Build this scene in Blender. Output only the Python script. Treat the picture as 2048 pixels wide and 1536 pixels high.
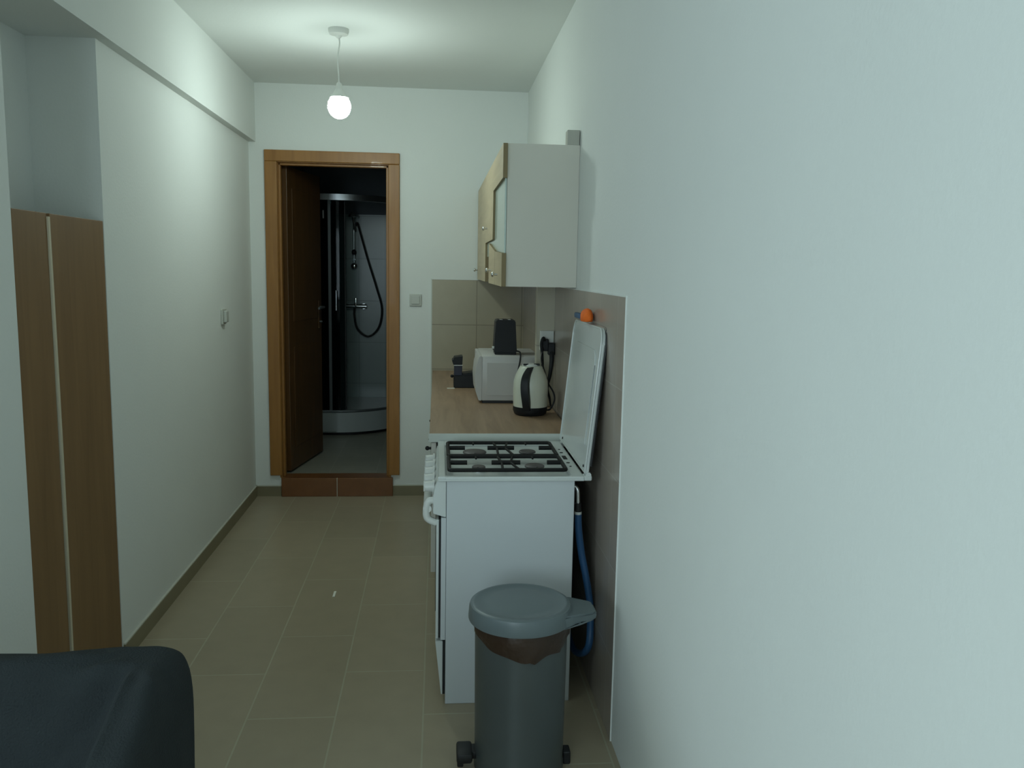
import bpy, bmesh, math, random
from mathutils import Vector, Matrix, noise
random.seed(4)
for o in list(bpy.data.objects): bpy.data.objects.remove(o)
S = bpy.context.scene
C = S.collection

# ------------------------------------------------------------------ camera, world, lights, exposure
cam_d = bpy.data.cameras.new('camera'); cam = bpy.data.objects.new('camera', cam_d); C.objects.link(cam)
F_PX = 1685.7
cam_d.sensor_fit = 'HORIZONTAL'; cam_d.sensor_width = 36.0; cam_d.lens = 36.0*F_PX/2048
cam_d.clip_start = .02
_y, _p, _r = math.radians(5.1432), math.radians(-7.6749), math.radians(1.0525)
fw = Vector((math.sin(_y)*math.cos(_p), math.cos(_y)*math.cos(_p), math.sin(_p)))
rt = Vector((math.cos(_y), -math.sin(_y), 0)); up = rt.cross(fw)
rt2 = rt*math.cos(_r)+up*math.sin(_r); up2 = up*math.cos(_r)-rt*math.sin(_r)
M = Matrix((rt2, up2, -fw)).transposed().to_4x4(); M.translation = Vector((0, 0, 1.5862))
cam.matrix_world = M
S.camera = cam
S.view_settings.view_transform = 'Standard'; S.view_settings.look = 'None'
S.view_settings.gamma = 1; S.view_settings.use_curve_mapping = False
S.view_settings.exposure = -0.08
BULB = 108.0
w = bpy.data.worlds.new('world'); S.world = w; w.use_nodes = True
w.node_tree.nodes['Background'].inputs[0].default_value = (.55, .72, .85, 1)
w.node_tree.nodes['Background'].inputs[1].default_value = 1.0

def area(name, loc, size, sy, energy, color, direction):
    l = bpy.data.lights.new(name, 'AREA'); l.shape = 'RECTANGLE'; l.size = size; l.size_y = sy
    l.energy = energy; l.color = color
    o = bpy.data.objects.new(name, l); C.objects.link(o); o.location = loc
    o.rotation_euler = Vector(direction).to_track_quat('-Z', 'Y').to_euler()
    return o
area('window_daylight', (-3.33, -.5, 1.6), 1.9, 1.35, 44, (.73, .91, 1.0), (1, 0, -.05))
area('added_rear_fill', (-1.5, -2.68, 1.65), 1.6, 1.35, 40, (.73, .91, 1.0), (0, 1, -.02))  # added fill light, brightens the surfaces that face the camera

# ------------------------------------------------------------------ materials
def mat(name, col, rough=.6, metal=0., var=.05, scale=8., bump=0., bscale=60., spec=.5, coat=0., stretch=None):
    m = bpy.data.materials.new(name); m.use_nodes = True
    nt = m.node_tree; b = nt.nodes['Principled BSDF']
    b.inputs['Roughness'].default_value = rough; b.inputs['Metallic'].default_value = metal
    b.inputs['Specular IOR Level'].default_value = spec; b.inputs['Coat Weight'].default_value = coat
    tc = nt.nodes.new('ShaderNodeTexCoord'); mp = nt.nodes.new('ShaderNodeMapping')
    nt.links.new(tc.outputs['Object'], mp.inputs[0])
    if stretch: mp.inputs['Scale'].default_value = stretch
    n = nt.nodes.new('ShaderNodeTexNoise'); n.inputs['Scale'].default_value = scale; n.inputs['Detail'].default_value = 4
    nt.links.new(mp.outputs[0], n.inputs['Vector'])
    r = nt.nodes.new('ShaderNodeMix'); r.data_type = 'RGBA'
    r.inputs[6].default_value = tuple(c*(1-var) for c in col)+(1,)
    r.inputs[7].default_value = tuple(min(1, c*(1+var)) for c in col)+(1,)
    nt.links.new(n.outputs[0], r.inputs[0]); nt.links.new(r.outputs[2], b.inputs['Base Color'])
    if bump:
        n2 = nt.nodes.new('ShaderNodeTexNoise'); n2.inputs['Scale'].default_value = bscale
        nt.links.new(mp.outputs[0], n2.inputs['Vector'])
        bp = nt.nodes.new('ShaderNodeBump'); bp.inputs['Strength'].default_value = bump; bp.inputs['Distance'].default_value = .01
        nt.links.new(n2.outputs[0], bp.inputs['Height']); nt.links.new(bp.outputs[0], b.inputs['Normal'])
    return m

def brick_mat(name, col, grout, bw, rh, off, uax, vax, u0, v0, mortar=.004, rough=.3, var=.08, spec=.5):
    m = bpy.data.materials.new(name); m.use_nodes = True
    nt = m.node_tree; b = nt.nodes['Principled BSDF']; b.inputs['Roughness'].default_value = rough
    b.inputs['Specular IOR Level'].default_value = spec
    tc = nt.nodes.new('ShaderNodeTexCoord'); sp = nt.nodes.new('ShaderNodeSeparateXYZ')
    nt.links.new(tc.outputs['Object'], sp.inputs[0])
    cb = nt.nodes.new('ShaderNodeCombineXYZ')
    for k, (ax, o) in enumerate(((uax, u0), (vax, v0))):
        a = nt.nodes.new('ShaderNodeMath'); a.operation = 'ADD'; a.inputs[1].default_value = o
        nt.links.new(sp.outputs[ax], a.inputs[0]); nt.links.new(a.outputs[0], cb.inputs[k])
    br = nt.nodes.new('ShaderNodeTexBrick'); br.offset = off; br.offset_frequency = 2; br.squash = 1
    br.inputs['Scale'].default_value = 1; br.inputs['Mortar Size'].default_value = mortar
    br.inputs['Brick Width'].default_value = bw; br.inputs['Row Height'].default_value = rh
    br.inputs['Mortar Smooth'].default_value = .2
    br.inputs['Color1'].default_value = tuple(c*(1-var*.5) for c in col)+(1,)
    br.inputs['Color2'].default_value = tuple(c*(1+var*.5) for c in col)+(1,)
    br.inputs['Mortar'].default_value = tuple(grout)+(1,)
    nt.links.new(cb.outputs[0], br.inputs['Vector'])
    n = nt.nodes.new('ShaderNodeTexNoise'); n.inputs['Scale'].default_value = 9; n.inputs['Detail'].default_value = 6
    nt.links.new(tc.outputs['Object'], n.inputs['Vector'])
    mr = nt.nodes.new('ShaderNodeMapRange'); mr.inputs[3].default_value = 1-var; mr.inputs[4].default_value = 1+var
    nt.links.new(n.outputs[0], mr.inputs[0])
    mx = nt.nodes.new('ShaderNodeMix'); mx.data_type = 'RGBA'; mx.blend_type = 'MULTIPLY'; mx.inputs[0].default_value = 1
    nt.links.new(br.outputs[0], mx.inputs[6]); nt.links.new(mr.outputs[0], mx.inputs[7])
    nt.links.new(mx.outputs[2], b.inputs['Base Color'])
    bp = nt.nodes.new('ShaderNodeBump'); bp.inputs['Strength'].default_value = .25; bp.inputs['Distance'].default_value = .002; bp.invert = True
    nt.links.new(br.outputs[1], bp.inputs['Height']); nt.links.new(bp.outputs[0], b.inputs['Normal'])
    return m

def wood(name, c1, c2, rough=.35, axis=2, scale=6., coat=0.):
    m = bpy.data.materials.new(name); m.use_nodes = True
    nt = m.node_tree; b = nt.nodes['Principled BSDF']; b.inputs['Roughness'].default_value = rough
    b.inputs['Coat Weight'].default_value = coat
    tc = nt.nodes.new('ShaderNodeTexCoord'); mp = nt.nodes.new('ShaderNodeMapping')
    s = [scale*3]*3; s[axis] = scale*.25; mp.inputs['Scale'].default_value = s
    nt.links.new(tc.outputs['Object'], mp.inputs[0])
    n = nt.nodes.new('ShaderNodeTexNoise'); n.inputs['Scale'].default_value = 1.6; n.inputs['Detail'].default_value = 7
    n.inputs['Distortion'].default_value = .6
    nt.links.new(mp.outputs[0], n.inputs['Vector'])
    cr = nt.nodes.new('ShaderNodeValToRGB'); cr.color_ramp.elements[0].position = .3; cr.color_ramp.elements[1].position = .72
    cr.color_ramp.elements[0].color = tuple(c1)+(1,); cr.color_ramp.elements[1].color = tuple(c2)+(1,)
    nt.links.new(n.outputs[0], cr.inputs[0]); nt.links.new(cr.outputs[0], b.inputs['Base Color'])
    return m

def glass(name, col, rough=.02, ior=1.5):
    # thin pane: mostly transparent, tinted, with a glossy coat
    m = bpy.data.materials.new(name); m.use_nodes = True; nt = m.node_tree
    nt.nodes.remove(nt.nodes['Principled BSDF']); out = nt.nodes['Material Output']
    t = nt.nodes.new('ShaderNodeBsdfTransparent'); t.inputs[0].default_value = tuple(col)+(1,)
    g = nt.nodes.new('ShaderNodeBsdfGlossy'); g.inputs['Roughness'].default_value = rough
    fr = nt.nodes.new('ShaderNodeFresnel'); fr.inputs[0].default_value = ior
    mx = nt.nodes.new('ShaderNodeMixShader')
    nt.links.new(fr.outputs[0], mx.inputs[0]); nt.links.new(t.outputs[0], mx.inputs[1]); nt.links.new(g.outputs[0], mx.inputs[2])
    nt.links.new(mx.outputs[0], out.inputs[0])
    return m

W_PAINT = mat('white_wall_paint', (.80, .83, .80), .85, var=.02, scale=3, bump=.06, bscale=90, spec=.2)
C_PAINT = mat('ceiling_paint', (.80, .83, .80), .9, var=.02, scale=3, bump=.05, bscale=80, spec=.2)
FLOOR = brick_mat('beige_floor_tile', (.395, .335, .235), (.45, .43, .31), .6752, .3102, .5, 'Y', 'X',
                  -2.857+.5*.6752+10*.6752, .0416+40*.3102, mortar=.0035, rough=.34, var=.09, spec=.35)
TILE_B = brick_mat('wall_tile_back', (.41, .365, .265), (.26, .23, .17), .3115, .3075, 0, 'X', 'Z', .041+10*.3115, -1.515+20*.3075, mortar=.003, rough=.22, var=.07)
TILE_R = brick_mat('wall_tile_right', (.39, .34, .29), (.46, .42, .36), .3075, .3075, 0, 'Y', 'Z', -5.83+40*.3075, -1.515+20*.3075, mortar=.0022, rough=.22, var=.07)
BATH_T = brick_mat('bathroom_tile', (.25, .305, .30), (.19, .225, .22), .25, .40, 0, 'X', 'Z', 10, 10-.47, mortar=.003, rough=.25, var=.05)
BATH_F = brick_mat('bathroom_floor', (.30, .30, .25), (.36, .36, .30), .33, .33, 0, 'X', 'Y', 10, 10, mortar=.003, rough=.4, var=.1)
SKIRT = mat('skirting_tile', (.24, .21, .13), .4, var=.15, scale=5)
GROUT = mat('pale_grout', (.62, .62, .54), .8)
STEP = mat('brown_step_tile', (.20, .082, .028), .3, var=.18, scale=14)
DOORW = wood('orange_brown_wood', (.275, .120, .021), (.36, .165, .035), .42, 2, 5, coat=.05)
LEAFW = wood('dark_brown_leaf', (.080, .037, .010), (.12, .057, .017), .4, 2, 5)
BOARD = wood('brown_board', (.20, .112, .046), (.26, .15, .064), .55, 2, 4)
OAK = wood('pale_oak', (.56, .46, .30), (.66, .55, .37), .5, 1, 5)
OAKE = mat('board_edge', (.25, .19, .095), .6, var=.1)
COUNTER = wood('brown_worktop', (.30, .195, .118), (.44, .30, .19), .42, 1, 5)
EDGE = mat('pale_edge', (.62, .65, .60), .5)
WHITE = mat('white_laminate', (.72, .70, .62), .45, var=.02)
ENAMEL = mat('white_enamel', (.68, .72, .70), .28, var=.03, scale=4, coat=.2)
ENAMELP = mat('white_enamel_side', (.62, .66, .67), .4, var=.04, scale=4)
BLACK = mat('black_plastic', (.009, .010, .012), .48, spec=.35)
IRON = mat('black_cast_iron', (.008, .008, .008), .6, spec=.3, bump=.1)
BURN = mat('burner_cap', (.10, .09, .09), .45, var=.15, scale=30)
CHROME = mat('chrome', (.75, .77, .78), .18, metal=1, var=.02)
STEEL = mat('brushed_aluminium', (.72, .74, .75), .3, metal=1, var=.05)
PLASTIC = mat('white_plastic', (.72, .74, .70), .35, var=.02)
MWHITE = mat('microwave_white', (.62, .61, .58), .38, var=.03)
CREAM = mat('kettle_cream', (.70, .72, .60), .3, var=.02, coat=.3)
SOCKETW = mat('socket_plastic', (.55, .57, .52), .4, var=.03)
BINL = mat('grey_bin_lid', (.145, .18, .19), .36, var=.08, scale=6)
BINB = mat('grey_bin_body', (.095, .112, .112), .38, metal=.25, var=.10, scale=5)
BAG = mat('dark_brown_bag', (.042, .023, .014), .35, var=.3, scale=12, bump=.4, bscale=26)
BLUE = mat('blue_hose', (.03, .105, .24), .35, var=.1)
DBLUE = mat('blue_sponge', (.10, .16, .25), .9)
ORANGE = mat('orange_sponge', (.95, .17, .015), .8, var=.15, scale=60, bump=.3, bscale=150)
FABRIC = mat('charcoal_slipcover', (.026, .032, .034), .92, var=.22, scale=7, bump=.35, bscale=240, spec=.2)
FRAME_B = mat('beige_box', (.50, .50, .44), .7)
RUBBER = mat('black_rubber', (.012, .013, .014), .55)
TRAY = mat('white_acrylic', (.42, .46, .46), .2, var=.02)
PAPER = mat('white_paper', (.85, .85, .75), .8)
SHGLASS = glass('tinted_shower_glass', (.22, .30, .31), .05, 1.22)
DALU = mat('dull_dark_aluminium', (.16, .18, .19), .5, metal=.6)
CGLASS = mat('frosted_cabinet_glass', (.62, .74, .68), .12, var=.05, scale=3)
WGLASS = glass('window_glass', (.95, .98, .97))
DARKHOLE = mat('dark_slot', (.01, .01, .01), .7)
BULBM = bpy.data.materials.new('glowing_bulb'); BULBM.use_nodes = True
_b = BULBM.node_tree.nodes['Principled BSDF']; _b.inputs['Base Color'].default_value = (1, 1, 1, 1)
_b.inputs['Emission Color'].default_value = (.84, 1.0, .94, 1); _b.inputs['Emission Strength'].default_value = BULB
_nz = BULBM.node_tree.nodes.new('ShaderNodeTexNoise')
BULBM.node_tree.links.new(_nz.outputs[0], _b.inputs['Roughness'])

# ------------------------------------------------------------------ mesh helpers (all shapes in world metres)
def nb(): return bmesh.new()
def bx(bm, x0, x1, y0, y1, z0, z1, bev=0., seg=2):
    r = bmesh.ops.create_cube(bm, size=1)
    v = r['verts']
    for q in v: q.co = Vector(((x0+x1)/2+q.co.x*(x1-x0), (y0+y1)/2+q.co.y*(y1-y0), (z0+z1)/2+q.co.z*(z1-z0)))
    if bev: bmesh.ops.bevel(bm, geom=list({e for q in v for e in q.link_edges}), offset=bev, segments=seg, affect='EDGES', profile=.5)
    return bm
def cyl(bm, p0, p1, r0, r1=None, n=24, caps=True):
    p0, p1 = Vector(p0), Vector(p1); d = p1-p0; r1 = r0 if r1 is None else r1
    q = d.to_track_quat('Z', 'Y').to_matrix().to_4x4(); q.translation = (p0+p1)/2
    bmesh.ops.create_cone(bm, cap_ends=caps, segments=n, radius1=r0, radius2=r1, depth=d.length, matrix=q)
    return bm
def sph(bm, c, r, sx=1, sy=1, sz=1, n=24):
    m = Matrix.Translation(c) @ Matrix.Diagonal((sx, sy, sz, 1))
    bmesh.ops.create_uvsphere(bm, u_segments=n, v_segments=n//2, radius=r, matrix=m); return bm
def lathe(bm, c, prof, n=40, sx=1., sy=1.):
    rings = []
    for r, z in prof:
        rings.append([bm.verts.new((c[0]+r*sx*math.cos(2*math.pi*k/n), c[1]+r*sy*math.sin(2*math.pi*k/n), c[2]+z)) for k in range(n)])
    for a, b in zip(rings, rings[1:]):
        for k in range(n): bm.faces.new((a[k], a[(k+1) % n], b[(k+1) % n], b[k]))
    if prof[0][0] > 1e-4: bm.faces.new(rings[0][::-1])
    if prof[-1][0] > 1e-4: bm.faces.new(rings[-1])
    return bm
def smoothpath(pts, k=8):
    pts = [Vector(p) for p in pts]; out = []
    for i in range(len(pts)-1):
        p0 = pts[max(i-1, 0)]; p1 = pts[i]; p2 = pts[i+1]; p3 = pts[min(i+2, len(pts)-1)]
        for j in range(k):
            t = j/k
            out.append(.5*((2*p1)+(p2-p0)*t+(2*p0-5*p1+4*p2-p3)*t*t+(3*p1-p0-3*p2+p3)*t**3))
    out.append(pts[-1]); return out
def tube(bm, pts, r, n=10, smooth=True, k=8):
    P = smoothpath(pts, k) if smooth else [Vector(p) for p in pts]
    rings = []; ref = Vector((0, 0, 1))
    prev = None
    for i, p in enumerate(P):
        d = (P[min(i+1, len(P)-1)]-P[max(i-1, 0)]).normalized()
        if prev is None:
            a = d.cross(ref if abs(d.z) < .9 else Vector((1, 0, 0))).normalized()
        else:
            a = (prev-d*prev.dot(d)).normalized()
        prev = a; b = d.cross(a)
        rr = r(i/(len(P)-1)) if callable(r) else r
        rings.append([bm.verts.new(p+a*rr*math.cos(2*math.pi*j/n)+b*rr*math.sin(2*math.pi*j/n)) for j in range(n)])
    for A, B in zip(rings, rings[1:]):
        for j in range(n): bm.faces.new((A[j], A[(j+1) % n], B[(j+1) % n], B[j]))
    bm.faces.new(rings[0][::-1]); bm.faces.new(rings[-1]); return bm
def prism(bm, poly, axis, a0, a1, bev=0.):
    # poly: 2-D outline; axis 'x': (y,z), 'y': (x,z), 'z': (x,y)
    def P(q, a):
        return {'x': (a, q[0], q[1]), 'y': (q[0], a, q[1]), 'z': (q[0], q[1], a)}[axis]
    A = [bm.verts.new(P(q, a0)) for q in poly]; B = [bm.verts.new(P(q, a1)) for q in poly]
    fs = [bm.faces.new(A), bm.faces.new(B[::-1])]
    for i in range(len(poly)):
        j = (i+1) % len(poly); fs.append(bm.faces.new((A[j], A[i], B[i], B[j])))
    if bev: bmesh.ops.bevel(bm, geom=list({e for f in fs for e in f.edges}), offset=bev, segments=2, affect='EDGES')
    return bm
ORG = {}
def obj(name, bm, m, parent=None, smooth=False, kind=None, label=None):
    org = ORG.get(parent.name, Vector((0, 0, 0))) if parent else Vector((0, 0, 0))
    bmesh.ops.recalc_face_normals(bm, faces=bm.faces)
    me = bpy.data.meshes.new(name); bm.to_mesh(me); bm.free()
    # keep coordinates world-aligned so procedural textures line up
    me.transform(Matrix.Translation(-org))
    me.materials.append(m)
    if smooth:
        for p in me.polygons: p.use_smooth = True
        if hasattr(me, 'set_sharp_from_angle'): me.set_sharp_from_angle(angle=math.radians(38))
    o = bpy.data.objects.new(name, me); C.objects.link(o)
    if parent: o.parent = parent
    ORG[o.name] = org
    if kind: o['kind'] = kind
    if label: o['label'] = label
    return o
def thing(name, loc, label=None, cat=None, group=None, kind=None):
    o = bpy.data.objects.new(name, None); C.objects.link(o); o.location = loc; o.empty_display_size = .1
    ORG[o.name] = Vector(loc)
    if label: o['label'] = label
    if cat: o['category'] = cat
    if group: o['group'] = group
    if kind: o['kind'] = kind
    return o
def tag(o, label, cat, group=None):
    o['label'] = label; o['category'] = cat
    if group: o['group'] = group
    return o
def struct(name, bm, m, parent=None, smooth=False):
    return obj(name, bm, m, parent, smooth, None if parent else 'structure')

# ------------------------------------------------------------------ the setting
XL, XR, D, H = -1.244, .6, 5.832, 2.77
struct('floor', bx(nb(), -3.5, .75, -2.75, D+.001, -.1, 0), FLOOR)
struct('ceiling', bx(nb(), -3.6, .75, -2.75, D+.12, H, H+.1), C_PAINT)
b = nb(); bx(b, XR, XR+.14, -2.75, D+.12, -.05, H+.02)
struct('wall_right', b, W_PAINT)
# left wall with the shallow niche and the bulkhead along its top
b = nb()
BZ = 2.394
bx(b, XL-.40, XL, 1.9, 2.628, -.05, H+.02)
bx(b, XL-.40, XL, 3.322, D+.12, -.05, H+.02)
bx(b, XL-.42, XL-.245, 2.60, 3.35, -.05, H+.02)
bx(b, XL-.30, XL-.001, 2.61, 3.34, BZ, H+.02)
bx(b, XL-.001, XL+.046, 1.9, D+.01, BZ, H+.02)
struct('wall_left', b, W_PAINT)
# far wall with the doorway
DX0, DX1, DZ0, DZ1 = -1.072, -.322, .13, 2.285
b = nb()
bx(b, XL-.2, DX0, D, D+.12, -.05, H+.02)
bx(b, DX1, XR+.1, D, D+.12, -.05, H+.02)
bx(b, DX0, DX1, D, D+.12, DZ1, H+.02)
struct('wall_back', b, W_PAINT)
b = nb()
bx(b, -3.6, -2.35, -2.87, -2.75, -.05, H+.02); bx(b, -0.65, .75, -2.87, -2.75, -.05, H+.02)
bx(b, -2.35, -0.65, -2.87, -2.75, -.05, .93); bx(b, -2.35, -0.65, -2.87, -2.75, 2.37, H+.02)
struct('wall_rear', b, W_PAINT)
win = thing('added_rear_window', (-1.50, -2.8, .93), kind='structure')  # unseen window, added to go with the rear fill light
b = nb()
bx(b, -2.35, -2.28, -2.83, -2.77, .93, 2.37); bx(b, -0.72, -0.65, -2.83, -2.77, .93, 2.37); bx(b, -1.54, -1.46, -2.83, -2.77, 1.0, 2.30)
bx(b, -2.28, -0.72, -2.83, -2.77, .93, 1.0); bx(b, -2.28, -0.72, -2.83, -2.77, 2.30, 2.37)
obj('window_frame', b, PLASTIC, win)
obj('pane', bx(nb(), -2.28, -0.72, -2.805, -2.795, 1.0, 2.30), WGLASS, win)
struct('wall_return', bx(nb(), -3.6, XL-.38, 1.9, 2.02, -.05, H+.02), W_PAINT)
b = nb()
bx(b, -3.52, -3.4, -2.75, -1.5, -.05, H+.02); bx(b, -3.52, -3.4, .5, 1.92, -.05, H+.02)
bx(b, -3.52, -3.4, -1.5, .5, -.05, .88); bx(b, -3.52, -3.4, -1.5, .5, 2.32, H+.02)
struct('wall_side', b, W_PAINT)
win = thing('window_1', (-3.46, -.5, .88), kind='structure')
b = nb()
bx(b, -3.49, -3.43, -1.5, -1.43, .88, 2.32); bx(b, -3.49, -3.43, .43, .5, .88, 2.32); bx(b, -3.49, -3.43, -.54, -.46, .88, 2.32)
bx(b, -3.49, -3.43, -1.5, .5, .88, .95); bx(b, -3.49, -3.43, -1.5, .5, 2.25, 2.32)
obj('window_frame', b, PLASTIC, win)
obj('pane', bx(nb(), -3.465, -3.455, -1.43, .43, .95, 2.25), WGLASS, win)
obj('window_sill', bx(nb(), -3.42, -3.30, -1.55, .55, .845, .88, .004), PLASTIC, win)

# skirting
def skirt(name, boxes):
    b = nb()
    for q in boxes: bx(b, *q, 0, .071)
    s = struct(name, b, SKIRT)
    b = nb()
    for q in boxes: bx(b, *q, .071, .0775)
    g = obj('grout_line', b, GROUT, s)
skirt('baseboard_left', [(XL, XL+.009, 1.9, 2.62), (XL, XL+.009, 3.33, D)])
skirt('baseboard_back', [(XL, -1.072, D-.009, D), (-.303, -.04, D-.009, D)])

# tiled splashbacks
s = struct('trim_1', bx(nb(), -.036, XR, D-.009, D, 0, 1.515), TILE_B)
obj('edge_strip', bx(nb(), -.043, -.036, D-.010, D, .075, 1.519), EDGE, s)
s = struct('trim_2', bx(nb(), XR-.004, XR, 2.648, D-.009, 0, 1.508), TILE_R)
b = nb()
# rough plaster edge beside the tiles
yy = 0
z = 0.0
while z < 1.508:
    h = random.uniform(.05, .16); dd = random.uniform(.0015, .005)
    bx(b, XR-.0045, XR, 2.648-dd, 2.648, z, min(z+h, 1.512)); z += h
bx(b, XR-.0045, XR, 2.642, D-.01, 1.508, 1.513)
obj('plaster_edge', b, W_PAINT, s)

# doorway: step, frame, open leaf
st = thing('doorstep', (-.685, 5.82, 0), 'brown tiled step under the bathroom doorway', 'step')
for x0, x1 in ((-1.067, -.690), (-.686, -.303)):
    obj('step_tile', bx(nb(), x0, x1, 5.808, 5.831, 0, .132, .003), STEP, st)
obj('grout_line', bx(nb(), -.690, -.686, 5.810, 5.831, 0, .130), GROUT, st)
dr = thing('door_1', (-.7, 5.88, .13), kind='structure')
b = nb()
FX0, FX1, FZ0, FZ1 = -1.142, -.257, .15, 2.345
bx(b, FX0, -1.062, D-.022, D, FZ0, 2.2715, .004); bx(b, -.331, FX1, D-.022, D, FZ0, 2.2715, .004)
bx(b, FX0, FX1, D-.022, D, 2.272, FZ1, .004)
bx(b, -1.078, -1.060, D-.004, D+.135, .132, 2.275); bx(b, -.333, -.315, D-.004, D+.135, .132, 2.275)
bx(b, -1.078, -.315, D-.004, D+.135, 2.268, 2.292)
bx(b, -1.062, -1.046, D+.03, D+.075, .132, 2.270, .003)
bx(b, -.349, -.333, D+.03, D+.075, .132, 2.270, .003)
bx(b, -1.06, -.333, D+.03, D+.075, 2.252, 2.268, .003)
obj('door_frame', b, DOORW, dr)
# leaf opened into the bathroom
hx, hy = -1.045, 5.975; ex, ey = -.915, 6.66
dvec = Vector((ex-hx, ey-hy, 0)).normalized(); nvec = Vector((dvec.y, -dvec.x, 0))
def leafp(t, n, z): return Vector((hx, hy, 0))+dvec*t+nvec*n+Vector((0, 0, z))
b = nb()
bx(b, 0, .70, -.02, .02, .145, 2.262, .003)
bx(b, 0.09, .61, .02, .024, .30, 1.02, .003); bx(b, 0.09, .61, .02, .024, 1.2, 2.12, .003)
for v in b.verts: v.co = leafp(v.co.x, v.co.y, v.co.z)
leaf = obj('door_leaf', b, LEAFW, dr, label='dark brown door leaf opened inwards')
b = nb()
p = leafp(.645, .02, 1.28); q = leafp(.645, .062, 1.28)
cyl(b, p, q, .009, n=12); cyl(b, leafp(.65, .058, 1.28), leafp(.53, .058, 1.275), .009, n=12)
bx(b, 0, .04, 0, .004, 0, .2, .002)
for v in b.verts[-24:]: pass
hb = nb(); bx(hb, .625, .665, .02, .025, 1.12, 1.33, .002)
for v in hb.verts: v.co = leafp(v.co.x, v.co.y, v.co.z)
b.free(); b = nb(); cyl(b, p, q, .009, n=12); cyl(b, leafp(.65, .058, 1.28), leafp(.53, .058, 1.275), .009, n=12)
cyl(b, leafp(.645, .025, 1.17), leafp(.645, .045, 1.17), .007, n=10)
obj('door_handle', b, DALU, leaf, True); obj('lock_plate', hb, LEAFW, leaf)

# bathroom beyond the doorway
BX0, BX1, BY0, BY1 = -1.25, .30, D+.12, 8.25
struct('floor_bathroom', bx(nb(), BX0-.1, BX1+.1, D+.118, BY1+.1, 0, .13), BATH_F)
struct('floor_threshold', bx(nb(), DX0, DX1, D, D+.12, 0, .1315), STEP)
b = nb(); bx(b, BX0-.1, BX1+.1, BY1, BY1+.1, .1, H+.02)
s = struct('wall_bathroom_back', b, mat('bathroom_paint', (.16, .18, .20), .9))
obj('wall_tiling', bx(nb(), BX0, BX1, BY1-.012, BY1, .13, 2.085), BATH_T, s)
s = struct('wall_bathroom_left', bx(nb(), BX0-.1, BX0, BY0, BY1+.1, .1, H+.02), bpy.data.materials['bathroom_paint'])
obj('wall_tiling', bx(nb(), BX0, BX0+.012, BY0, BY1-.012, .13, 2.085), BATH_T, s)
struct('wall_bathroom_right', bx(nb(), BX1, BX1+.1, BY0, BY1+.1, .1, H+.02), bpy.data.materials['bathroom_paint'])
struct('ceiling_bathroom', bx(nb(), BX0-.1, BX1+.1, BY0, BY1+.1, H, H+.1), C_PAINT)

# ------------------------------------------------------------------ shower
CX, CY, RR = -.86, 7.86, .55
def arc(r, n=28):
    # front-left corner, along the front, round to the back wall
    pts = [(-1.236, CY-r)]
    for k in range(n+1):
        a = -math.pi/2+math.pi/2*k/n
        pts.append((CX+r*math.cos(a), CY+r*math.sin(a)))
    pts.append((CX+r, BY1-.014)); return pts
sh = thing('shower_enclosure', (-.8, 7.8, .13), 'corner shower with curved tinted glass above a white tray, in the dark bathroom', 'shower')
b = nb(); prism(b, arc(RR-.02)+[(-1.236, BY1-.014)], 'z', .165, .215)
prism(b, arc(RR)+[(-1.236, BY1-.014)], 'z', .162, .335, .01)
tr = obj('shower_tray', b, TRAY, sh, True)
b = nb(); prism(b, arc(RR-.05)+[(-1.2, BY1-.014)], 'z', .131, .163)
obj('tray_base', b, RUBBER, sh)
b = nb(); tube(b, [(x, y, .345) for x, y in arc(RR-.015)], .011, 8, False)
obj('bottom_rail', b, DALU, sh, True)
b = nb()
outer, inner = arc(RR-.0), arc(RR-.035)
for i in range(len(outer)-1):
    A = [outer[i], outer[i+1], inner[i+1], inner[i]]
    vs = [b.verts.new((x, y, zz)) for zz in (2.145, 2.195) for x, y in A]
    b.faces.new(vs[:4][::-1]); b.faces.new(vs[4:]); b.faces.new((vs[0], vs[1], vs[5], vs[4])); b.faces.new((vs[2], vs[3], vs[7], vs[6]))
bmesh.ops.remove_doubles(b, verts=b.verts, dist=1e-4)
obj('top_rail', b, STEEL, sh, True)
def gl(pts, z0, z1, th=.005):
    b = nb()
    for (x0, y0), (x1, y1) in zip(pts, pts[1:]):
        d = Vector((x1-x0, y1-y0, 0)).normalized(); n = Vector((-d.y, d.x, 0))*th
        vs = [b.verts.new((x, y, zz)) for zz in (z0, z1) for x, y in ((x0, y0), (x1, y1), (x1+n.x, y1+n.y), (x0+n.x, y0+n.y))]
        b.faces.new((vs[0], vs[1], vs[5], vs[4]))
    bmesh.ops.remove_doubles(b, verts=b.verts, dist=1e-4)
    return b
fr = arc(RR-.018)
obj('fixed_pane', gl(fr[:3], .35, 2.15), SHGLASS, sh)
obj('sliding_pane', gl([(-.9425+.1525*math.cos(a), fr[0][1]+.078+.065*math.sin(a)) for a in [math.radians(-180+15*k) for k in range(13)]], .35, 2.15), SHGLASS, sh, True)
obj('fixed_pane', gl(fr[-14:], .35, 2.15), SHGLASS, sh) if False else None
b = nb(); bx(b, -.925, -.900, fr[0][1]-.006, fr[0][1]+.018, .35, 2.15, .002); bx(b, -1.236, -1.215, fr[0][1]-.006, fr[0][1]+.018, .35, 2.15, .002)
obj('fixed_post', b, DALU, sh)
b = nb(); bx(b, -.797, -.785, fr[0][1]+.066, fr[0][1]+.084, .35, 2.15, .002)
obj('sliding_post', b, RUBBER, sh)
b = nb()
for zz in (1.25, 1.36): cyl(b, (-.857, fr[0][1]+.036, zz), (-.857, fr[0][1]-.018, zz), .006, n=10)
cyl(b, (-.857, fr[0][1]-.02, 1.22), (-.857, fr[0][1]-.02, 1.39), .009, n=12)
obj('door_handle', b, CHROME, sh, True)
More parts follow.
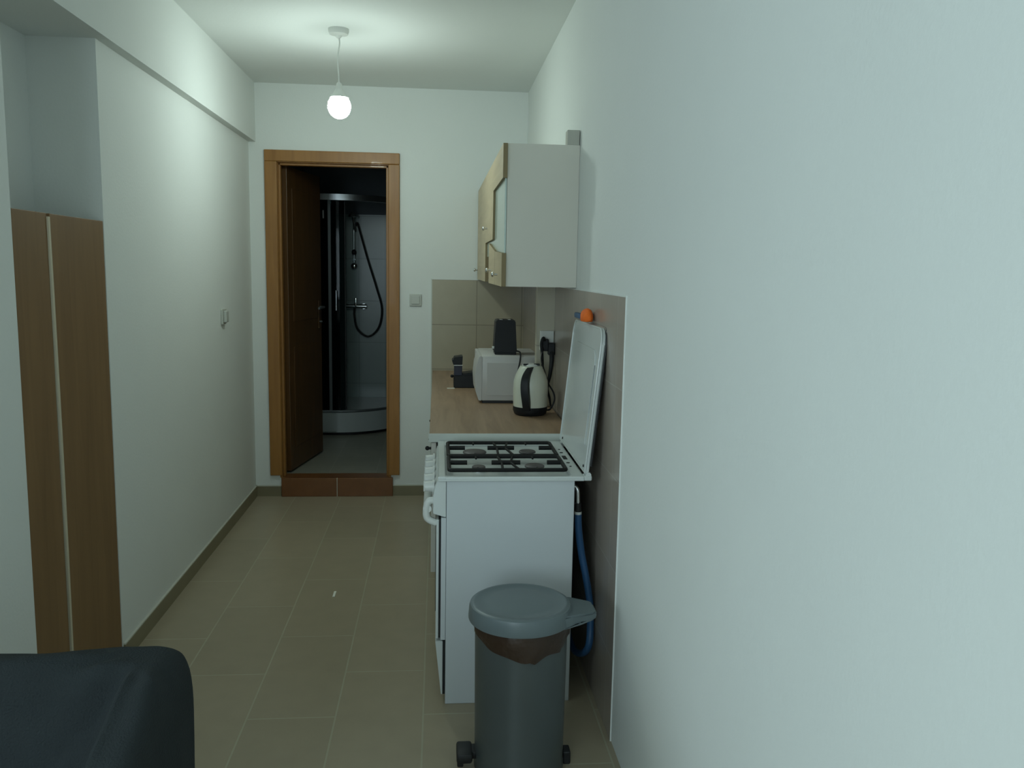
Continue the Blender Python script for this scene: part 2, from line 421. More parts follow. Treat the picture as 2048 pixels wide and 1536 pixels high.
b = nb(); bx(b, -.968, -.952, fr[0][1]-.014, fr[0][1]-.004, 1.99, 2.06, .003)
obj('roller', b, CHROME, sh)
yb = BY1-.012
ss = thing('shower_set', (-.79, yb, 1.2), 'chrome shower rail with hand shower and looping dark hose on the bathroom wall', 'shower set')
b = nb(); cyl(b, (-.79, yb-.05, 1.60), (-.79, yb-.05, 2.10), .009, n=12)
for zz in (1.66, 2.07): cyl(b, (-.79, yb-.05, zz), (-.79, yb, zz), .012, n=12)
obj('slide_rail', b, CHROME, ss, True)
b = nb(); sph(b, (-.79, yb-.055, 1.60), .03, 1, .6, 1); obj('soap_holder', b, CHROME, ss, True)
b = nb(); sph(b, (-.79, yb-.05, 1.73), .028, .8, .8, 1); obj('slider', b, RUBBER, ss, True)
b = nb(); lathe(b, (-.79, yb-.13, 2.055), [(.012, .045), (.045, .012), (.052, 0), (.045, -.006), (.001, -.007)], 24)
cyl(b, (-.79, yb-.13, 2.08), (-.775, yb-.06, 1.93), .013, n=12); obj('hand_shower', b, CHROME, ss, True)
b = nb(); tube(b, [(-.775, yb-.06, 1.93+.05), (-.755, yb-.06, 2.0), (-.72, yb-.06, 1.88), (-.66, yb-.05, 1.66), (-.58, yb-.05, 1.40), (-.53, yb-.05, 1.20), (-.56, yb-.05, 1.02), (-.66, yb-.05, .93), (-.76, yb-.05, 1.0), (-.79, yb-.05, 1.12), (-.79, yb-.05, 1.20)], .0095, 8)
obj('hose', b, RUBBER, ss, True)
b = nb(); cyl(b, (-.865, yb-.055, 1.22), (-.675, yb-.055, 1.22), .022, n=20)
for x in (-.845, -.70): cyl(b, (x, yb-.055, 1.22), (x, yb, 1.22), .026, n=20)
bx(b, -.785, -.765, yb-.09, yb-.06, 1.22, 1.30, .004)
obj('mixer_tap', b, CHROME, ss, True)

# ------------------------------------------------------------------ pendant bulb
PX, PY = -.502, 4.49
pl = thing('pendant_lamp', (PX, PY, H), 'bare glowing globe bulb hanging on a thin white cord from a ceiling rose', 'lamp')
b = nb(); lathe(b, (PX, PY, H), [(.052, 0), (.052, -.012), (.046, -.026), (.018, -.032), (.008, -.045), (.0, -.045)], 32)
obj('ceiling_rose', b, PLASTIC, pl, True)
b = nb(); tube(b, [(PX, PY, H-.03), (PX+.004, PY, H-.07), (PX-.006, PY, H-.14), (PX-.001, PY, H-.23), (PX-.001, PY, H-.262)], .0035, 8)
obj('cord', b, PLASTIC, pl, True)
b = nb(); lathe(b, (PX, PY, 2.395), [(.0, .118), (.008, .117), (.014, .110), (.016, .090), (.025, .072), (.043, .049), (.046, .042), (.0, .042)], 28)
obj('lamp_holder', b, PLASTIC, pl, True)
b = nb(); sph(b, (PX, PY, 2.395), .058, 1, 1, 1.06, n=32)
bu = obj('bulb', b, BULBM, pl, True)

# ------------------------------------------------------------------ switches
def switch(name, label, c, axis, size=.082):
    t = thing(name, c, label, 'switch')
    b = nb(); x, y, z = c
    if axis == 'y':
        bx(b, x-size/2, x+size/2, y-.012, y, z-size/2, z+size/2, .004); obj('plate', b, SOCKETW, t)
        obj('rocker', bx(nb(), x-.028, x+.028, y-.018, y-.011, z-.028, z+.028, .003), SOCKETW, t)
    else:
        bx(b, x, x+.012, y-size/2, y+size/2, z-size/2, z+size/2, .004); obj('plate', b, SOCKETW, t)
        obj('rocker', bx(nb(), x+.011, x+.03, y-.03, y+.03, z-.034, z+.034, .006), SOCKETW, t)
switch('light_switch', 'square light switch right of the bathroom door frame', (-.149, D, 1.373), 'y')
switch('light_switch', 'light switch on the left wall, seen almost edge-on', (XL, 5.04, 1.29), 'x', .09)

# ------------------------------------------------------------------ brown boards standing in the niche
bd = thing('brown_board', (XL, 3.09, 0), 'wider tall brown board standing in the niche right of the pale strip', 'board', None)
obj('board_panel', bx(nb(), XL-.022, XL-.001, 2.881, 3.318, 0, 1.741, .002), BOARD, bd)
bd2 = thing('brown_board', (XL, 2.75, 0), 'narrower tall brown board standing in the niche left of the pale strip', 'board', None)
obj('board_panel', bx(nb(), XL-.022, XL-.001, 2.632, 2.858, 0, 1.741, .002), BOARD, bd2)
b = nb()
zs = [0, .3, .6, .9, 1.2, 1.5, 1.73]
for a in range(len(zs)-1):
    def yo(z): return 2.864+.008*math.sin(z/1.73*math.pi)
    vs = []
    for zz in (zs[a], zs[a+1]):
        for x, dy in ((XL-.018, -.0065), (XL+.004, -.0065), (XL+.004, .0065), (XL-.018, .0065)): vs.append(b.verts.new((x, yo(zz)+dy, zz)))
    for i in range(4):
        j = (i+1) % 4; b.faces.new((vs[i], vs[j], vs[4+j], vs[4+i]))
bmesh.ops.remove_doubles(b, verts=b.verts, dist=1e-5)
obj('edge_strip', b, mat('cream_strip', (.62, .56, .42), .6), bd2, label='pale cream strip between the boards')

# ------------------------------------------------------------------ pipe column with socket, between kettle and microwave
col = struct('wall_column', bx(nb(), .507, XR-.003, 4.27, 4.34, .893, 1.513), brick_mat('column_tile', (.56, .53, .42), (.4, .37, .3), 1, .3075, 0, 'X', 'Z', 5, -1.515+20*.3075, rough=.3))
so = thing('double_socket', (.56, 4.27, 1.25), 'white double wall socket on the tiled column behind the kettle', 'socket')
b = nb(); bx(b, .522, .594, 4.258, 4.27, 1.185, 1.285, .004)
obj('plate', b, PLASTIC, so)
for i, (x, z, dx) in enumerate(((.545, 1.222, 0), (.578, 1.202, 0))):
    pg = thing('power_plug', (x, 4.25, z), 'black power plug in the wall socket, ' + ('left one with a looping cord' if i == 0 else 'right one, lower and closer to the cooker lid'), 'plug', None)
    b = nb(); bx(b, x-.017, x+.017, 4.212, 4.256, z-.038, z+.024, .005); obj('plug_body', b, BLACK, pg)
    b = nb()
    if i == 0: tube(b, [(x, 4.222, z+.01), (x-.012, 4.205, z+.03), (x-.022, 4.205, z+.0), (x-.016, 4.205, z-.06), (x-.012, 4.2, z-.15), (.53, 4.18, 1.0), (.548, 4.17, .93), (.548, 4.16, .91)], lambda t: .008-.002*t, 8)
    else: tube(b, [(x, 4.225, z-.02), (x+.0, 4.205, z-.06), (x-.008, 4.195, z-.13), (x-.022, 4.19, z-.2), (x-.01, 4.18, .95), (x-.005, 4.17, .91)], lambda t: .014-.010*t, 8)
    obj('cord', b, BLACK, pg, True)

# ------------------------------------------------------------------ wall cabinet
wc = thing('wall_cabinet', (.44, 4.7, 1.515), 'white wall cabinet with pale oak fronts hanging over the worktop', 'cabinet')
b = nb()
cy0, cy1, cz0, cz1 = 3.64, D-.009, 1.517, 2.117
T = .016
bx(b, .292, XR-.001, cy0, cy0+T, cz0, cz1); bx(b, .292, XR-.001, cy1-T, cy1, cz0, cz1); bx(b, .293, XR-.013, 4.87, 4.87+T, cz0+T, cz1-T)
bx(b, .293, XR-.012, cy0+T, cy1-T, cz0+.001, cz0+T); bx(b, .293, XR-.012, cy0+T, cy1-T, cz1-T, cz1-.001)
bx(b, XR-.012, XR-.0095, cy0+T, cy1-T, cz0+T, cz1-T); bx(b, .31, XR-.02, cy0+T, 4.87, 1.80, 1.816)
obj('cabinet_body', b, WHITE, wc)
b = nb()
prism(b, [(3.622, 2.115), (3.622, 1.973), (4.235, 1.973), (4.25, 1.738), (4.875, 1.738), (4.875, 1.520), (5.345, 1.520), (5.345, 2.115)][::-1], 'x', .272, .290)
d1 = obj('door', b, OAK, wc, label='pale oak door with stepped cut-out edge')
d2 = obj('door', bx(nb(), .272, .290, 5.350, cy1, 1.520, 2.115, .001), OAK, wc)
obj('glass_door', bx(nb(), .283, .2905, 3.645, 4.87, 1.66, 1.985), CGLASS, wc, label='pale glass panel')
dd = [obj('drawer', prism(nb(), [(3.622, 1.517), (4.066, 1.517), (4.066, 1.675), (3.622, 1.659)][::-1], 'x', .272, .290), OAK, wc),
      obj('drawer', prism(nb(), [(4.072, 1.517), (4.54, 1.517), (4.54, 1.726), (4.072, 1.676)][::-1], 'x', .272, .290), OAK, wc)]
obj('back_panel', bx(nb(), .288, .2915, 4.0, 4.87, 1.535, 1.75), mat('cabinet_brown', (.20, .15, .08), .6), wc)
for par, y, z in ((d1, 4.70, 1.812), (d2, 5.78, 1.585), (dd[1], 4.33, 1.585), (dd[0], 3.86, 1.567)):
    b = nb(); cyl(b, (.272, y, z), (.256, y, z), .005, n=10); sph(b, (.250, y, z), .012, .7, 1, 1, 14); obj('knob', b, CHROME, par, True)
for o in [d1, d2]+dd:
    o.data.materials.append(OAKE)
    for p in o.data.polygons:
        if abs(p.normal.x) < .5: p.material_index = 1
tag(obj('beige_block', bx(nb(), .545, XR-.003, 3.642, 3.70, 2.117, 2.180, .002), FRAME_B), 'small square beige block on top of the wall cabinet against the wall', 'block')

# ------------------------------------------------------------------ base cabinets and worktop
def base(y0, y1, label, drawers):
    t = thing('base_cabinet', (.28, (y0+y1)/2, 0), label, 'cabinet', None)
    obj('cabinet_body', bx(nb(), .0, .575, y0, y1, .262, .851), WHITE, t)
    obj('plinth', bx(nb(), .05, .56, y0+.002, y1-.002, 0, .262), WHITE, t)
    d = obj('door', bx(nb(), -.022, -.001, y0+.002, y1-.002, .265, .66 if drawers else .845, .0015), WHITE, t)
    b = nb(); cyl(b, (-.018, y1-.08, .55), (-.036, y1-.08, .55), .006, n=10); sph(b, (-.040, y1-.08, .55), .010, n=12); obj('knob', b, BLACK, d, True)
    if drawers:
        d = obj('drawer', bx(nb(), -.022, -.001, y0+.002, y1-.002, .665, .845, .0015), WHITE, t)
        b = nb(); cyl(b, (-.018, y0+.1, .80), (-.036, y0+.1, .80), .006, n=10); sph(b, (-.040, y0+.1, .80), .010, n=12); obj('knob', b, BLACK, d, True)
base(3.575, 4.54, 'white base cabinet under the worktop, the one nearest the cooker', True)
base(4.543, 5.18, 'white base cabinet under the worktop, middle of the three', False)
base(5.183, D-.01, 'white base cabinet under the worktop, against the far wall', False)
obj('side_panel', bx(nb(), .0, .57, 3.566, 3.5745, .262, .851), mat('painted_gap_shade', (.02, .018, .016), .8), bpy.data.objects['base_cabinet'], label='dark sheet in place of the shaded gap beside the cooker')  # near-black sheet paints the shade of the gap next to the cooker
wt = thing('worktop', (.28, 4.6, .853), 'brown wood-effect worktop with pale front edge running to the far wall', 'worktop')
obj('worktop_slab', bx(nb(), -.030, XR-.0095, 3.562, D-.0095, .8515, .889, .0015), COUNTER, wt)
obj('edge_strip', bx(nb(), -.033, XR-.012, 3.556, 3.562, .8515, .8885), EDGE, wt, label='pale end strip facing the cooker')

# ------------------------------------------------------------------ cooker
ck = thing('gas_cooker', (.27, 3.23, 0), 'white freestanding gas cooker with its lid raised beside the worktop', 'cooker')
Y0, Y1 = 2.925, 3.54
b = nb(); bx(b, .037, .497, Y0, Y1, .0, .842, .003)
obj('cooker_body', b, ENAMELP, ck)
b = nb(); prism(b, [(-.010, .722), (.0355, .708), (.0355, .8415), (.004, .8415), (-.010, .79)], 'y', Y0, Y1, .002)
obj('control_panel', b, ENAMEL, ck)
for k in range(5):
    y = Y0+.085+k*.11
    b = nb(); cyl(b, (-.006, y, .80), (-.014, y, .80), .026, n=24); cyl(b, (-.012, y, .80), (-.042, y, .80), .021, .018, n=24); bx(b, -.046, -.040, y-.003, y+.003, .782, .818)
    obj('knob', b, PLASTIC, ck, True)
b = nb()
bx(b, .001, .011, Y0+.002, Y1-.002, .252, .700, .003)
od = obj('oven_door', b, ENAMEL, ck)
obj('door_seal', bx(nb(), .011, .0185, Y0+.006, Y1-.006, .255, .70), RUBBER, od)
obj('front_frame', bx(nb(), .0185, .0362, Y0+.001, Y1-.001, .248, .706, .001), ENAMELP, ck)
obj('door_glass', bx(nb(), -.001, .0015, Y0+.07, Y1-.07, .33, .62, .0005), mat('dark_oven_glass', (.02, .02, .02), .06), od)
b = nb()
tube(b, [(-.006, Y0+.022, .765), (-.026, Y0+.022, .762), (-.034, Y0+.022, .735), (-.030, Y0+.022, .700), (.002, Y0+.022, .682)], .0135, 10)
tube(b, [(-.006, Y1-.03, .765), (-.026, Y1-.03, .762), (-.034, Y1-.03, .735), (-.030, Y1-.03, .700), (.002, Y1-.03, .682)], .0135, 10)
cyl(b, (-.031, Y0+.012, .737), (-.031, Y1-.02, .737), .015, n=16)
obj('handle', b, PLASTIC, od, True)
b = nb(); prism(b, [(.0, .243), (.027, .243), (.027, .036), (.022, .036)][::-1], 'y', Y0+.002, Y1-.002, .002)
obj('drawer', b, ENAMEL, ck)
obj('drawer_gap', bx(nb(), .0275, .0365, Y0+.008, Y1-.008, .036, .245), RUBBER, ck)
# hob plate with a pressed well
b = nb()
hz = .856
bx(b, .006, .530, Y0-.012, Y1+.012, .842, hz-.006, .003)
bx(b, .006, .036, Y0-.012, Y1+.012, hz-.010, hz+.004, .005); bx(b, .482, .530, Y0-.012, Y1+.012, hz-.010, hz+.003, .004)
bx(b, .030, .490, Y0-.012, Y0+.012, hz-.010, hz+.003, .004); bx(b, .030, .490, Y1-.07, Y1+.012, hz-.010, hz+.003, .004)
hob = obj('hob_plate', b, ENAMEL, ck)
for y in (3.37, 3.31, 3.13, 3.07):
    b = nb(); cyl(b, (.503, y, hz+.002), (.503, y, hz+.0045), .007 if 3.1 < y < 3.35 else .0045, n=12); obj('vent_hole', b, DARKHOLE, hob)
obj('vent_slot', bx(nb(), .495, .511, 3.19, 3.25, hz+.002, hz+.0045, .001), DARKHOLE, hob)
for y0, y1 in ((Y0-.010, Y0+.034), (Y1-.034, Y1+.01)):
    b = nb(); bx(b, .528, .557, y0, y1, .842, .860, .004); cyl(b, (.545, y0+.004, .862), (.545, y1-.004, .862), .010, n=14)
    obj('lid_hinge', b, ENAMEL, ck)
# burners
for (x, y, r, g) in ((.152, 3.30, .047, 0), (.364, 3.305, .034, 0), (.156, 3.04, .025, 0), (.365, 3.055, .037, 0)):
    b = nb(); cyl(b, (x, y, hz-.006), (x, y, hz+.004), r*.95, r*.85, n=28)
    h = obj('burner', b, STEEL, ck, True)
    b = nb(); lathe(b, (x, y, hz+.004), [(r*.8, 0), (r, .002), (r, .006), (r*.9, .009), (.001, .010)], 28)
    obj('burner_cap', b, BURN, h, True)
# two pan grates
GZ = .876
def bar(b, x0, y0, x1, y1, r=.006, z=GZ): cyl(b, (x0, y0, z), (x1, y1, z), r, n=8)
for (ga, gb, cy_) in ((3.18, 3.425, 3.325), (2.945, 3.165, 3.065)):
    t = nb(); X0, X1 = .046, .468
    tube(t, [(X0+.01, ga, GZ), (X1-.01, ga, GZ), (X1-.003, ga+.003, GZ), (X1, ga+.01, GZ), (X1, gb-.01, GZ), (X1-.003, gb-.003, GZ), (X1-.01, gb, GZ), (X0+.01, gb, GZ), (X0+.003, gb-.003, GZ), (X0, gb-.01, GZ), (X0, ga+.01, GZ), (X0+.003, ga+.003, GZ), (X0+.012, ga, GZ)], .0075, 8, False)
    bar(t, X0, cy_+.0, X0+.068, cy_, .0088); bar(t, X1-.055, cy_, X1, cy_, .0088); bar(t, .205, cy_, .312, cy_, .0088)
    bar(t, .243, cy_, .238, ga, .0048); bar(t, .275, cy_, .300, ga, .0048); bar(t, .243, cy_, .233, gb, .0048); bar(t, .275, cy_, .292, gb, .0048)
    for x in (.150, .366): bar(t, x, ga, x, ga+.035, .004); bar(t, x, gb, x, gb-.035, .004)
    obj('pan_grate', t, IRON, ck, True)
# raised lid
b = nb()
def rrect(y0, y1, z0, z1, r, n=6):
    p = []
    for (cy_, cz_, a0) in ((y1-r, z1-r, 0), (y0+r, z1-r, 90)):
        for k in range(n+1):
            a = math.radians(a0+90*k/n); p.append((cy_+r*math.cos(a), cz_+r*math.sin(a)))
    p += [(y0, z0), (y1, z0)]
    return p
prism(b, rrect(Y0-.002, Y1+.005, 0, .525, .055), 'x', 0, .012, .003)
for v in b.verts: pass
rim = nb()
lidpts = rrect(Y0+.0, Y1+.003, .004, .522, .053)
LID0 = Vector((.534, 0, .866)); ang = math.atan2(.050, .52)
def lidxf(bm):
    for v in bm.verts:
        x, y, z = v.co; v.co = Vector((LID0.x+x*math.cos(ang)+z*math.sin(ang), y, LID0.z-x*math.sin(ang)+z*math.cos(ang)))
lidxf(b)
lid = obj('lid', b, ENAMEL, ck, True)
tube(rim, [(-.002, y, z) for y, z in lidpts]+[(-.002,)+lidpts[0]], .0035, 6, False); lidxf(rim)
obj('lid_rim', rim, ENAMEL, lid, True)
e = nb(); prism(e, rrect(Y0+.07, Y1-.07, .09, .44, .05)[:-2]+[(Y0+.07, .09), (Y1-.07, .09)], 'x', -.004, .001, .0035); lidxf(e)
obj('pressed_panel', e, ENAMEL, lid, True)
e = nb()
tube(e, [(.016, Y0-.004, .03), (.016, Y0-.004, .46), (.016, Y0+.02, .51), (.016, Y0+.06, .530), (.016, Y1-.05, .53)], .005, 8); lidxf(e)
obj('lid_seal', e, RUBBER, lid, True)
for y in (Y0+.05, Y1-.05):
    e = nb(); cyl(e, (-.003, y, .018), (.002, y, .018), .005, n=10)
    lidxf(e); obj('lid_screw', e, DARKHOLE, lid)

# gas hose behind the cooker
gh = thing('gas_hose', (.53, 2.99, .78), 'blue gas hose with a bent metal connector hanging behind the cooker', 'hose')
b = nb(); tube(b, [(.498, 3.0, .80), (.511, 3.0, .80), (.520, 2.995, .785), (.522, 2.99, .735)], .0075, 10); obj('connector', b, CHROME, gh, True)
b = nb(); cyl(b, (.522, 2.99, .74), (.523, 2.99, .70), .012, n=16); obj('nut', b, RUBBER, gh, True)
b = nb(); cyl(b, (.523, 2.99, .708), (.523, 2.99, .698), .0135, n=16); obj('collar', b, PLASTIC, gh, True)
b = nb(); tube(b, [(.523, 2.99, .70), (.527, 2.99, .64), (.540, 2.99, .55), (.560, 2.98, .45), (.575, 2.975, .36), (.577, 2.96, .27), (.570, 2.95, .20), (.555, 3.0, .15), (.54, 3.1, .12), (.54, 3.25, .13), (.55, 3.4, .2)], .0135, 12)
obj('hose', b, BLUE, gh, True)
# sponges wedged behind the lid
b = nb(); sph(b, (.571, 3.20, 1.412), .03, .78, 1.9, 1.2, 24)
for v in b.verts: v.co += Vector((0, 1, 1))*.006*noise.noise(v.co*40)
LZ = 1.398
for v in b.verts: v.co.z = max(v.co.z, LZ)
tag(obj('orange_sponge', b, ORANGE, None, True), 'rounded orange cleaning sponge behind the top of the raised cooker lid', 'sponge')
b = nb(); bx(b, .564, .584, 3.36, 3.46, 1.398, 1.420, .006)
tag(obj('blue_sponge', b, DBLUE, None, True), 'small dull blue sponge left of the orange one', 'sponge')

# ------------------------------------------------------------------ microwave
mw = thing('microwave', (.38, 4.63, .889), 'white microwave oven on the worktop below the wall cabinet', 'microwave')
b = nb(); bx(b, .235, .545, 4.39, 4.86, .902, 1.138, .006)
bb = obj('housing', b, MWHITE, mw, True)
b = nb(); prism(b, [(.236, .903), (.236, 1.137), (.222, 1.137), (.206, 1.09), (.199, 1.02), (.204, .95), (.220, .903)], 'y', 4.39, 4.70, .002)
obj('door', b, MWHITE, mw, True)
obj('control_panel', bx(nb(), .218, .236, 4.705, 4.858, .905, 1.135, .004), MWHITE, mw)
obj('side_panel', bx(nb(), .262, .47, 4.386, 4.391, .93, 1.105, .002), MWHITE, mw)
obj('base', bx(nb(), .240, .540, 4.394, 4.855, .8893, .9015), RUBBER, mw)  # black slab stands in for the shadow line under the microwave

# toaster on the microwave
to = thing('toaster', (.365, 4.60, 1.138), 'black toaster seen end-on standing on the white microwave', 'toaster')
b = nb()
prism(b, [(.303, 1.152), (.426, 1.152), (.416, 1.316), (.409, 1.324), (.318, 1.324), (.311, 1.316)][::-1], 'y', 4.47, 4.60, .003)
obj('toaster_body', b, BLACK, to)
b = nb(); bx(b, .308, .422, 4.475, 4.598, 1.138, 1.153, .003); obj('base', b, BLACK, to)
b = nb(); pass; obj('bread_slot', bx(b, .332, .348, 4.485, 4.585, 1.3235, 1.3255), CHROME, to); obj('bread_slot', bx(nb(), .376, .392, 4.485, 4.585, 1.3235, 1.3255), CHROME, to)
b = nb(); bx(b, .293, .307, 4.478, 4.50, 1.17, 1.182, .003); obj('lever', b, PLASTIC, to)
b = nb(); tube(b, [(.42, 4.475, 1.16), (.436, 4.40, 1.158), (.434, 4.372, 1.12), (.424, 4.368, 1.06), (.428, 4.368, 1.0), (.445, 4.365, .93), (.46, 4.36, .895)], .0042, 8)
obj('cord', b, BLACK, to, True)

# ------------------------------------------------------------------ kettle
KX, KY, KZ = .456, 4.055, .889
kt = thing('electric_kettle', (KX, KY, KZ), 'cream electric kettle with black handle strip and black base on the worktop', 'kettle')
b = nb(); lathe(b, (KX, KY, KZ), [(.070, 0), (.078, .006), (.084, .022), (.084, .042), (.0, .042)], 40); obj('base', b, BLACK, kt, True)
b = nb(); lathe(b, (KX, KY, KZ), [(.083, .042), (.085, .08), (.0855, .13), (.083, .165), (.074, .195), (.061, .222), (.054, .236), (.050, .239), (.0, .239)], 48, 1.0, 1.0); obj('kettle_body', b, CREAM, kt, True)
b = nb(); lathe(b, (KX, KY, KZ), [(.040, .238), (.043, .242), (.036, .249), (.0, .251)], 32); ld = obj('lid', b, PLASTIC, kt, True)
b = nb(); bx(b, KX-.040, KX-.014, KY-.032, KY-.016, KZ+.243, KZ+.251, .002); obj('lid_slot', b, BLACK, ld)
obj('lid_slot', bx(nb(), KX+.012, KX+.040, KY-.030, KY-.014, KZ+.243, KZ+.252, .002), BLACK, ld)
b = nb()
hp = [(-.0, .030, .084), (-.003, .075, .098), (-.008, .120, .103), (-.010, .165, .100), (-.006, .200, .087), (.004, .228, .060), (.010, .238, .040)]
# flat curved handle bar facing the camera
rings = []
ca = Vector((-.30, -.954, 0)).normalized(); sd = Vector((.954, -.30, 0))
for i, p in enumerate(smoothpath([(q[0], q[2], q[1]) for q in hp], 6)):
    t = i/36; wv = .0205+.003*math.sin(t*math.pi)-.004*t
    c = Vector((KX, KY, KZ+p.z))+sd*(p.x)
    rings.append([b.verts.new(c+ca*(p.y+.008)+sd*wv*.8), b.verts.new(c+ca*(p.y+.010)), b.verts.new(c+ca*(p.y+.008)-sd*wv*.8), b.verts.new(c+ca*(p.y-.018)-sd*wv), b.verts.new(c+ca*(p.y-.018)+sd*wv)])
for A, B in zip(rings, rings[1:]):
    for j in range(5): b.faces.new((A[j], A[(j+1) % 5], B[(j+1) % 5], B[j]))
b.faces.new(rings[0]); b.faces.new(rings[-1][::-1])
obj('handle', b, BLACK, kt, True)
b = nb(); tube(b, [(KX+.078, KY-.0, KZ+.02), (KX+.098, KY-.02, KZ+.03), (KX+.115, KY-.03, KZ+.075), (KX+.108, KY-.03, KZ+.115), (KX+.090, KY+.03, KZ+.15), (KX+.078, KY+.08, KZ+.20), (KX+.065, KY+.12, KZ+.26), (KX+.08, KY+.16, KZ+.31)], .0042, 8)
obj('cord', b, BLACK, kt, True)

# ------------------------------------------------------------------ small black appliance by the far wall
cm = thing('coffee_machine', (.15, 5.02, .889), 'small black appliance with upright column and low base, left of the microwave', 'coffee machine')
b = nb(); bx(b, .100, .235, 4.96, 5.10, .889, .962, .004); prism(b, [(.150, .962), (.155, .972), (.235, .985), (.235, .962)], 'y', 4.98, 5.09); obj('base', b, BLACK, cm)
b = nb(); bx(b, .102, .150, 4.98, 5.06, .96, 1.022, .003); obj('column', b, mat('dark_navy_plastic', (.015, .017, .04), .4), cm)
b = nb(); prism(b, [(.097, 1.026), (.150, 1.026), (.152, 1.078), (.100, 1.070), (.100, 1.058), (.088, 1.052)][::-1], 'y', 4.965, 5.075, .002); obj('head', b, BLACK, cm)
obj('silver_band', bx(nb(), .101, .151, 4.972, 5.068, 1.021, 1.027), CHROME, cm)
b = nb(); sph(b, (.090, 5.0, .955), .010, n=14); cyl(b, (.09, 5.0, .955), (.103, 5.0, .955), .004, n=8); obj('knob', b, BLACK, cm, True)
tag(obj('paper_slip', bx(nb(), .060, .105, 4.93, 4.95, .889, .892), PAPER), 'thin pale strip lying on the worktop before the small black appliance', 'paper')
tag(obj('paper_scrap', bx(nb(), -.498, -.486, 3.97, 4.04, 0, .004, .0015), PAPER), 'tiny white scrap lying on the floor tiles', 'scrap')

# ------------------------------------------------------------------ pedal bin
BXc, BYc = .272, 2.54
bn = thing('pedal_bin', (BXc, BYc, 0), 'grey pedal bin with round lid and dark bag edge in front of the cooker', 'bin')
b = nb(); lathe(b, (BXc, BYc, 0), [(.140, .0), (.145, .004), (.145, .02), (.143, .03), (.147, .46), (.149, .500), (.143, .500), (.0, .498)], 56); obj('bin_body', b, BINB, bn, True)
# bag edge folded over the rim, uneven lower hem
b = nb(); n = 72; rings = []
for j in range(6):
    ring = []
    for k in range(n):
        a = 2*math.pi*k/n
        drop = .055+.030*max(0, math.cos(a+math.pi/2-.25))**2+.012*math.sin(3*a+1)+.006*math.sin(7*a)
        if abs((a-math.radians(298)+math.pi) % (2*math.pi)-math.pi) < .35: drop += .012
        t = j/5
        r = .1515+.006*math.sin(a*9+t*2)*t*.6+.003*noise.noise(Vector((a*3, t*4, 1)))+.004*(1-abs(2*t-1))
        ring.append(b.verts.new((BXc+r*math.cos(a), BYc+r*math.sin(a), .508-drop*t)))
    rings.append(ring)
for A, B in zip(rings, rings[1:]):
    for k in range(n): b.faces.new((A[k], A[(k+1) % n], B[(k+1) % n], B[k]))
obj('bin_bag', b, BAG, bn, True)
b = nb(); lathe(b, (BXc-.004, BYc, 0), [(.157, .496), (.163, .497), (.1645, .502), (.1615, .536), (.1585, .545), (.152, .549), (.143, .5495), (.138, .547), (.10, .550), (.05, .5535), (.0, .5545)], 64)
lidb = obj('lid', b, BINL, bn, True)
b = nb()
# hinge housing on the wall side
poly = [(BXc+.115, BYc+.085), (BXc+.165, BYc+.060), (BXc+.225, BYc+.052), (BXc+.236, BYc+.038), (BXc+.236, BYc-.034), (BXc+.225, BYc-.048), (BXc+.175, BYc-.064), (BXc+.115, BYc-.105)]
prism(b, poly, 'z', .490, .534, .006)
for v in b.verts:
    t = (v.co.x-(BXc+.115))/.115
    if v.co.z > .512: v.co.z -= .012*max(0, t-.3)
    else: v.co.z += .010*t
obj('hinge_housing', b, BINL, bn, True)
b = nb(); bx(b, BXc-.202, BXc-.152, BYc-.055, BYc+.03, .032, .066, .008); bx(b, BXc-.200, BXc-.180, BYc-.05, BYc+.025, .02, .045, .004); bx(b, BXc-.165, BXc-.138, BYc-.03, BYc+.02, .035, .06, .003)
obj('pedal', b, RUBBER, bn, True)
b = nb(); bx(b, BXc+.143, BXc+.168, BYc-.022, BYc+.022, .0, .045, .005); obj('rear_foot', b, RUBBER, bn)

# ------------------------------------------------------------------ armchair under a dark slipcover
ac = thing('armchair', (-.95, 1.4, 0), 'armchair under a charcoal slipcover in the lower left corner', 'armchair')
ax0, ax1, ay0, ay1 = -1.42, -.524, .86, 1.768
def sst(a, b_, x):
    t = max(0, min(1, (x-a)/(b_-a))); return t*t*(3-2*t)
def top(x, y):
    dx = min(x-ax0, ax1-x); dy_b = ay1-y; dy_f = y-ay0
    back = .795-.012*(ax1-x)/(ax1-ax0) - .34*sst(.11, .24, dy_b)
    seat = .44+.0*x
    armh = .785-.24*sst(1.60, 1.05, y)
    armh -= .0
    arm = armh - .45*sst(.075, .155, dx)
    z = max(back if dy_b < .42 else 0, arm, seat)
    # cloth bridging the inner corner
    cx = min(ax1-x, x-ax0); q = cx+dy_b
    z = max(z, .79-.95*max(0, q-.20) if cx < .40 and dy_b < .42 else 0)
    ang_ = math.atan2(ay1-.05-y, ax1-.05-x); rad = math.hypot(ay1-.05-y, ax1-.05-x)
    z += .010*math.sin(ang_*11+2*noise.noise(Vector((x*3, y*3, 0))))*sst(.05, .16, rad)*sst(.5, .2, rad)
    R = .075
    d = min(dx, dy_b, dy_f)
    z = z
    return z
NX, NY = 110, 110
b = nb(); grid = {}
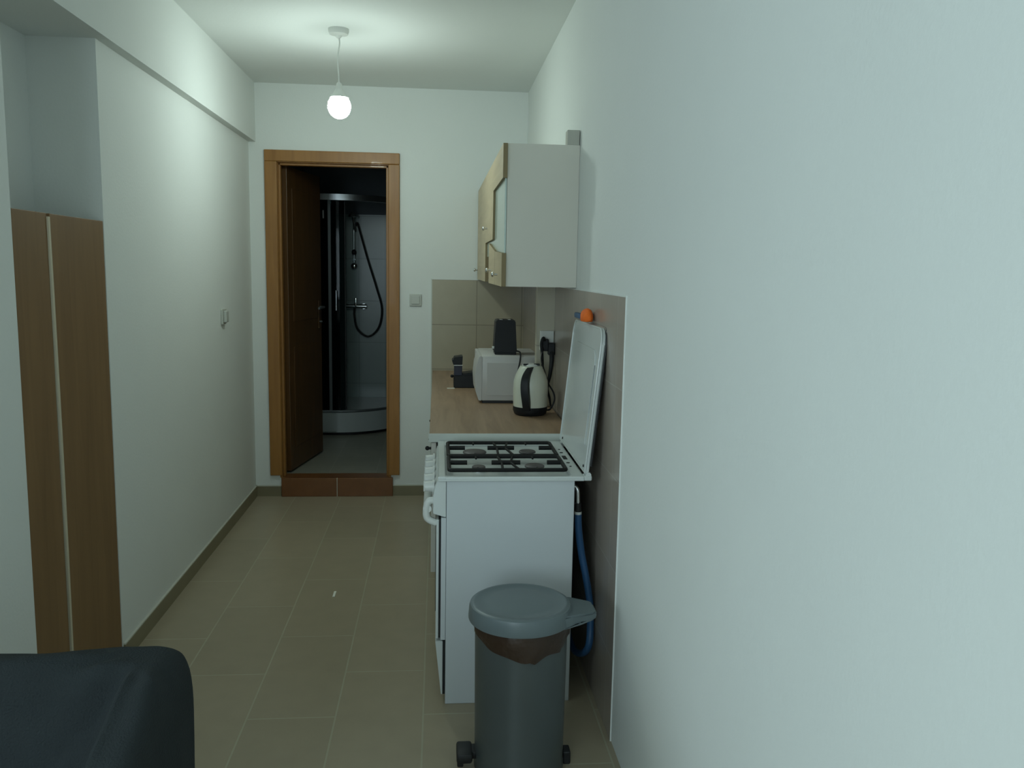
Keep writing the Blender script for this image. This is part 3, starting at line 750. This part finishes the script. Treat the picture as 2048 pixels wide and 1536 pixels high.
for i in range(NX+1):
    for j in range(NY+1):
        x = ax0+(ax1-ax0)*i/NX; y = ay0+(ay1-ay0)*j/NY
        # rounded-plan corners
        z = top(x, y)
        wr = (.012*noise.noise(Vector((x*5+y*3, y*5-x*3, z*3)))+.006*abs(noise.noise(Vector((x*4+y*9, y*2, z*8)))))*min(1, (ay1-y)/.2+.25)+.003*noise.noise(Vector((x*14, y*11, 4)))
        d = min(x-ax0, ax1-x, ay1-y, y-ay0)
        R = .045
        if d < R: z -= R-math.sqrt(max(0, R*R-(R-d)**2))
        # corner softening
        cxd = min(x-ax0, ax1-x); cyd = min(ay1-y, y-ay0)
        z -= .018*max(0, 1-(cxd+cyd)/.08)
        grid[i, j] = b.verts.new((x, y, z+wr))
for i in range(NX):
    for j in range(NY): b.faces.new((grid[i, j], grid[i+1, j], grid[i+1, j+1], grid[i, j+1]))
per = [(i, 0) for i in range(NX)]+[(NX, j) for j in range(NY)]+[(i, NY) for i in range(NX, 0, -1)]+[(0, j) for j in range(NY, 0, -1)]
prev = [grid[p] for p in per]
cxm, cym = (ax0+ax1)/2, (ay0+ay1)/2
for L in range(1, 15):
    t = L/14; ring = []
    for k, p in enumerate(per):
        v = grid[p].co; z = v.z*(1-t)+.02*t
        s = k/len(per)*2*math.pi
        out = .020*t+.016*t*math.sin(k*.23+1.3*math.sin(k*.05))+.010*noise.noise(Vector((v.x*6, v.y*6, z*2.5)))
        dirx = (1 if v.x > ax1-.002 else -1 if v.x < ax0+.002 else 0); diry = (1 if v.y > ay1-.002 else -1 if v.y < ay0+.002 else 0)
        ring.append(b.verts.new((v.x+dirx*out, v.y+diry*out, z)))
    n = len(per)
    for k in range(n): b.faces.new((prev[k], prev[(k+1) % n], ring[(k+1) % n], ring[k]))
    prev = ring
sc = obj('slipcover', b, FABRIC, ac, True)
m = sc.modifiers.new('sub', 'SUBSURF'); m.levels = 1; m.render_levels = 1
b = nb(); bx(b, -1.20, -.72, .88, 1.45, .43, .535, .04, 4); obj('seat_cushion', b, FABRIC, ac, True)

for o in list(bpy.data.objects):
    if o.parent is None and o.get('category'):
        g = {'light_switch': 'light switches', 'brown_board': 'brown boards in the niche', 'power_plug': 'plugs in the double socket',
             'base_cabinet': 'base cabinets under the worktop', 'orange_sponge': 'sponges behind the lid', 'blue_sponge': 'sponges behind the lid'}.get(o.name.split('.')[0])
        if g: o['group'] = g
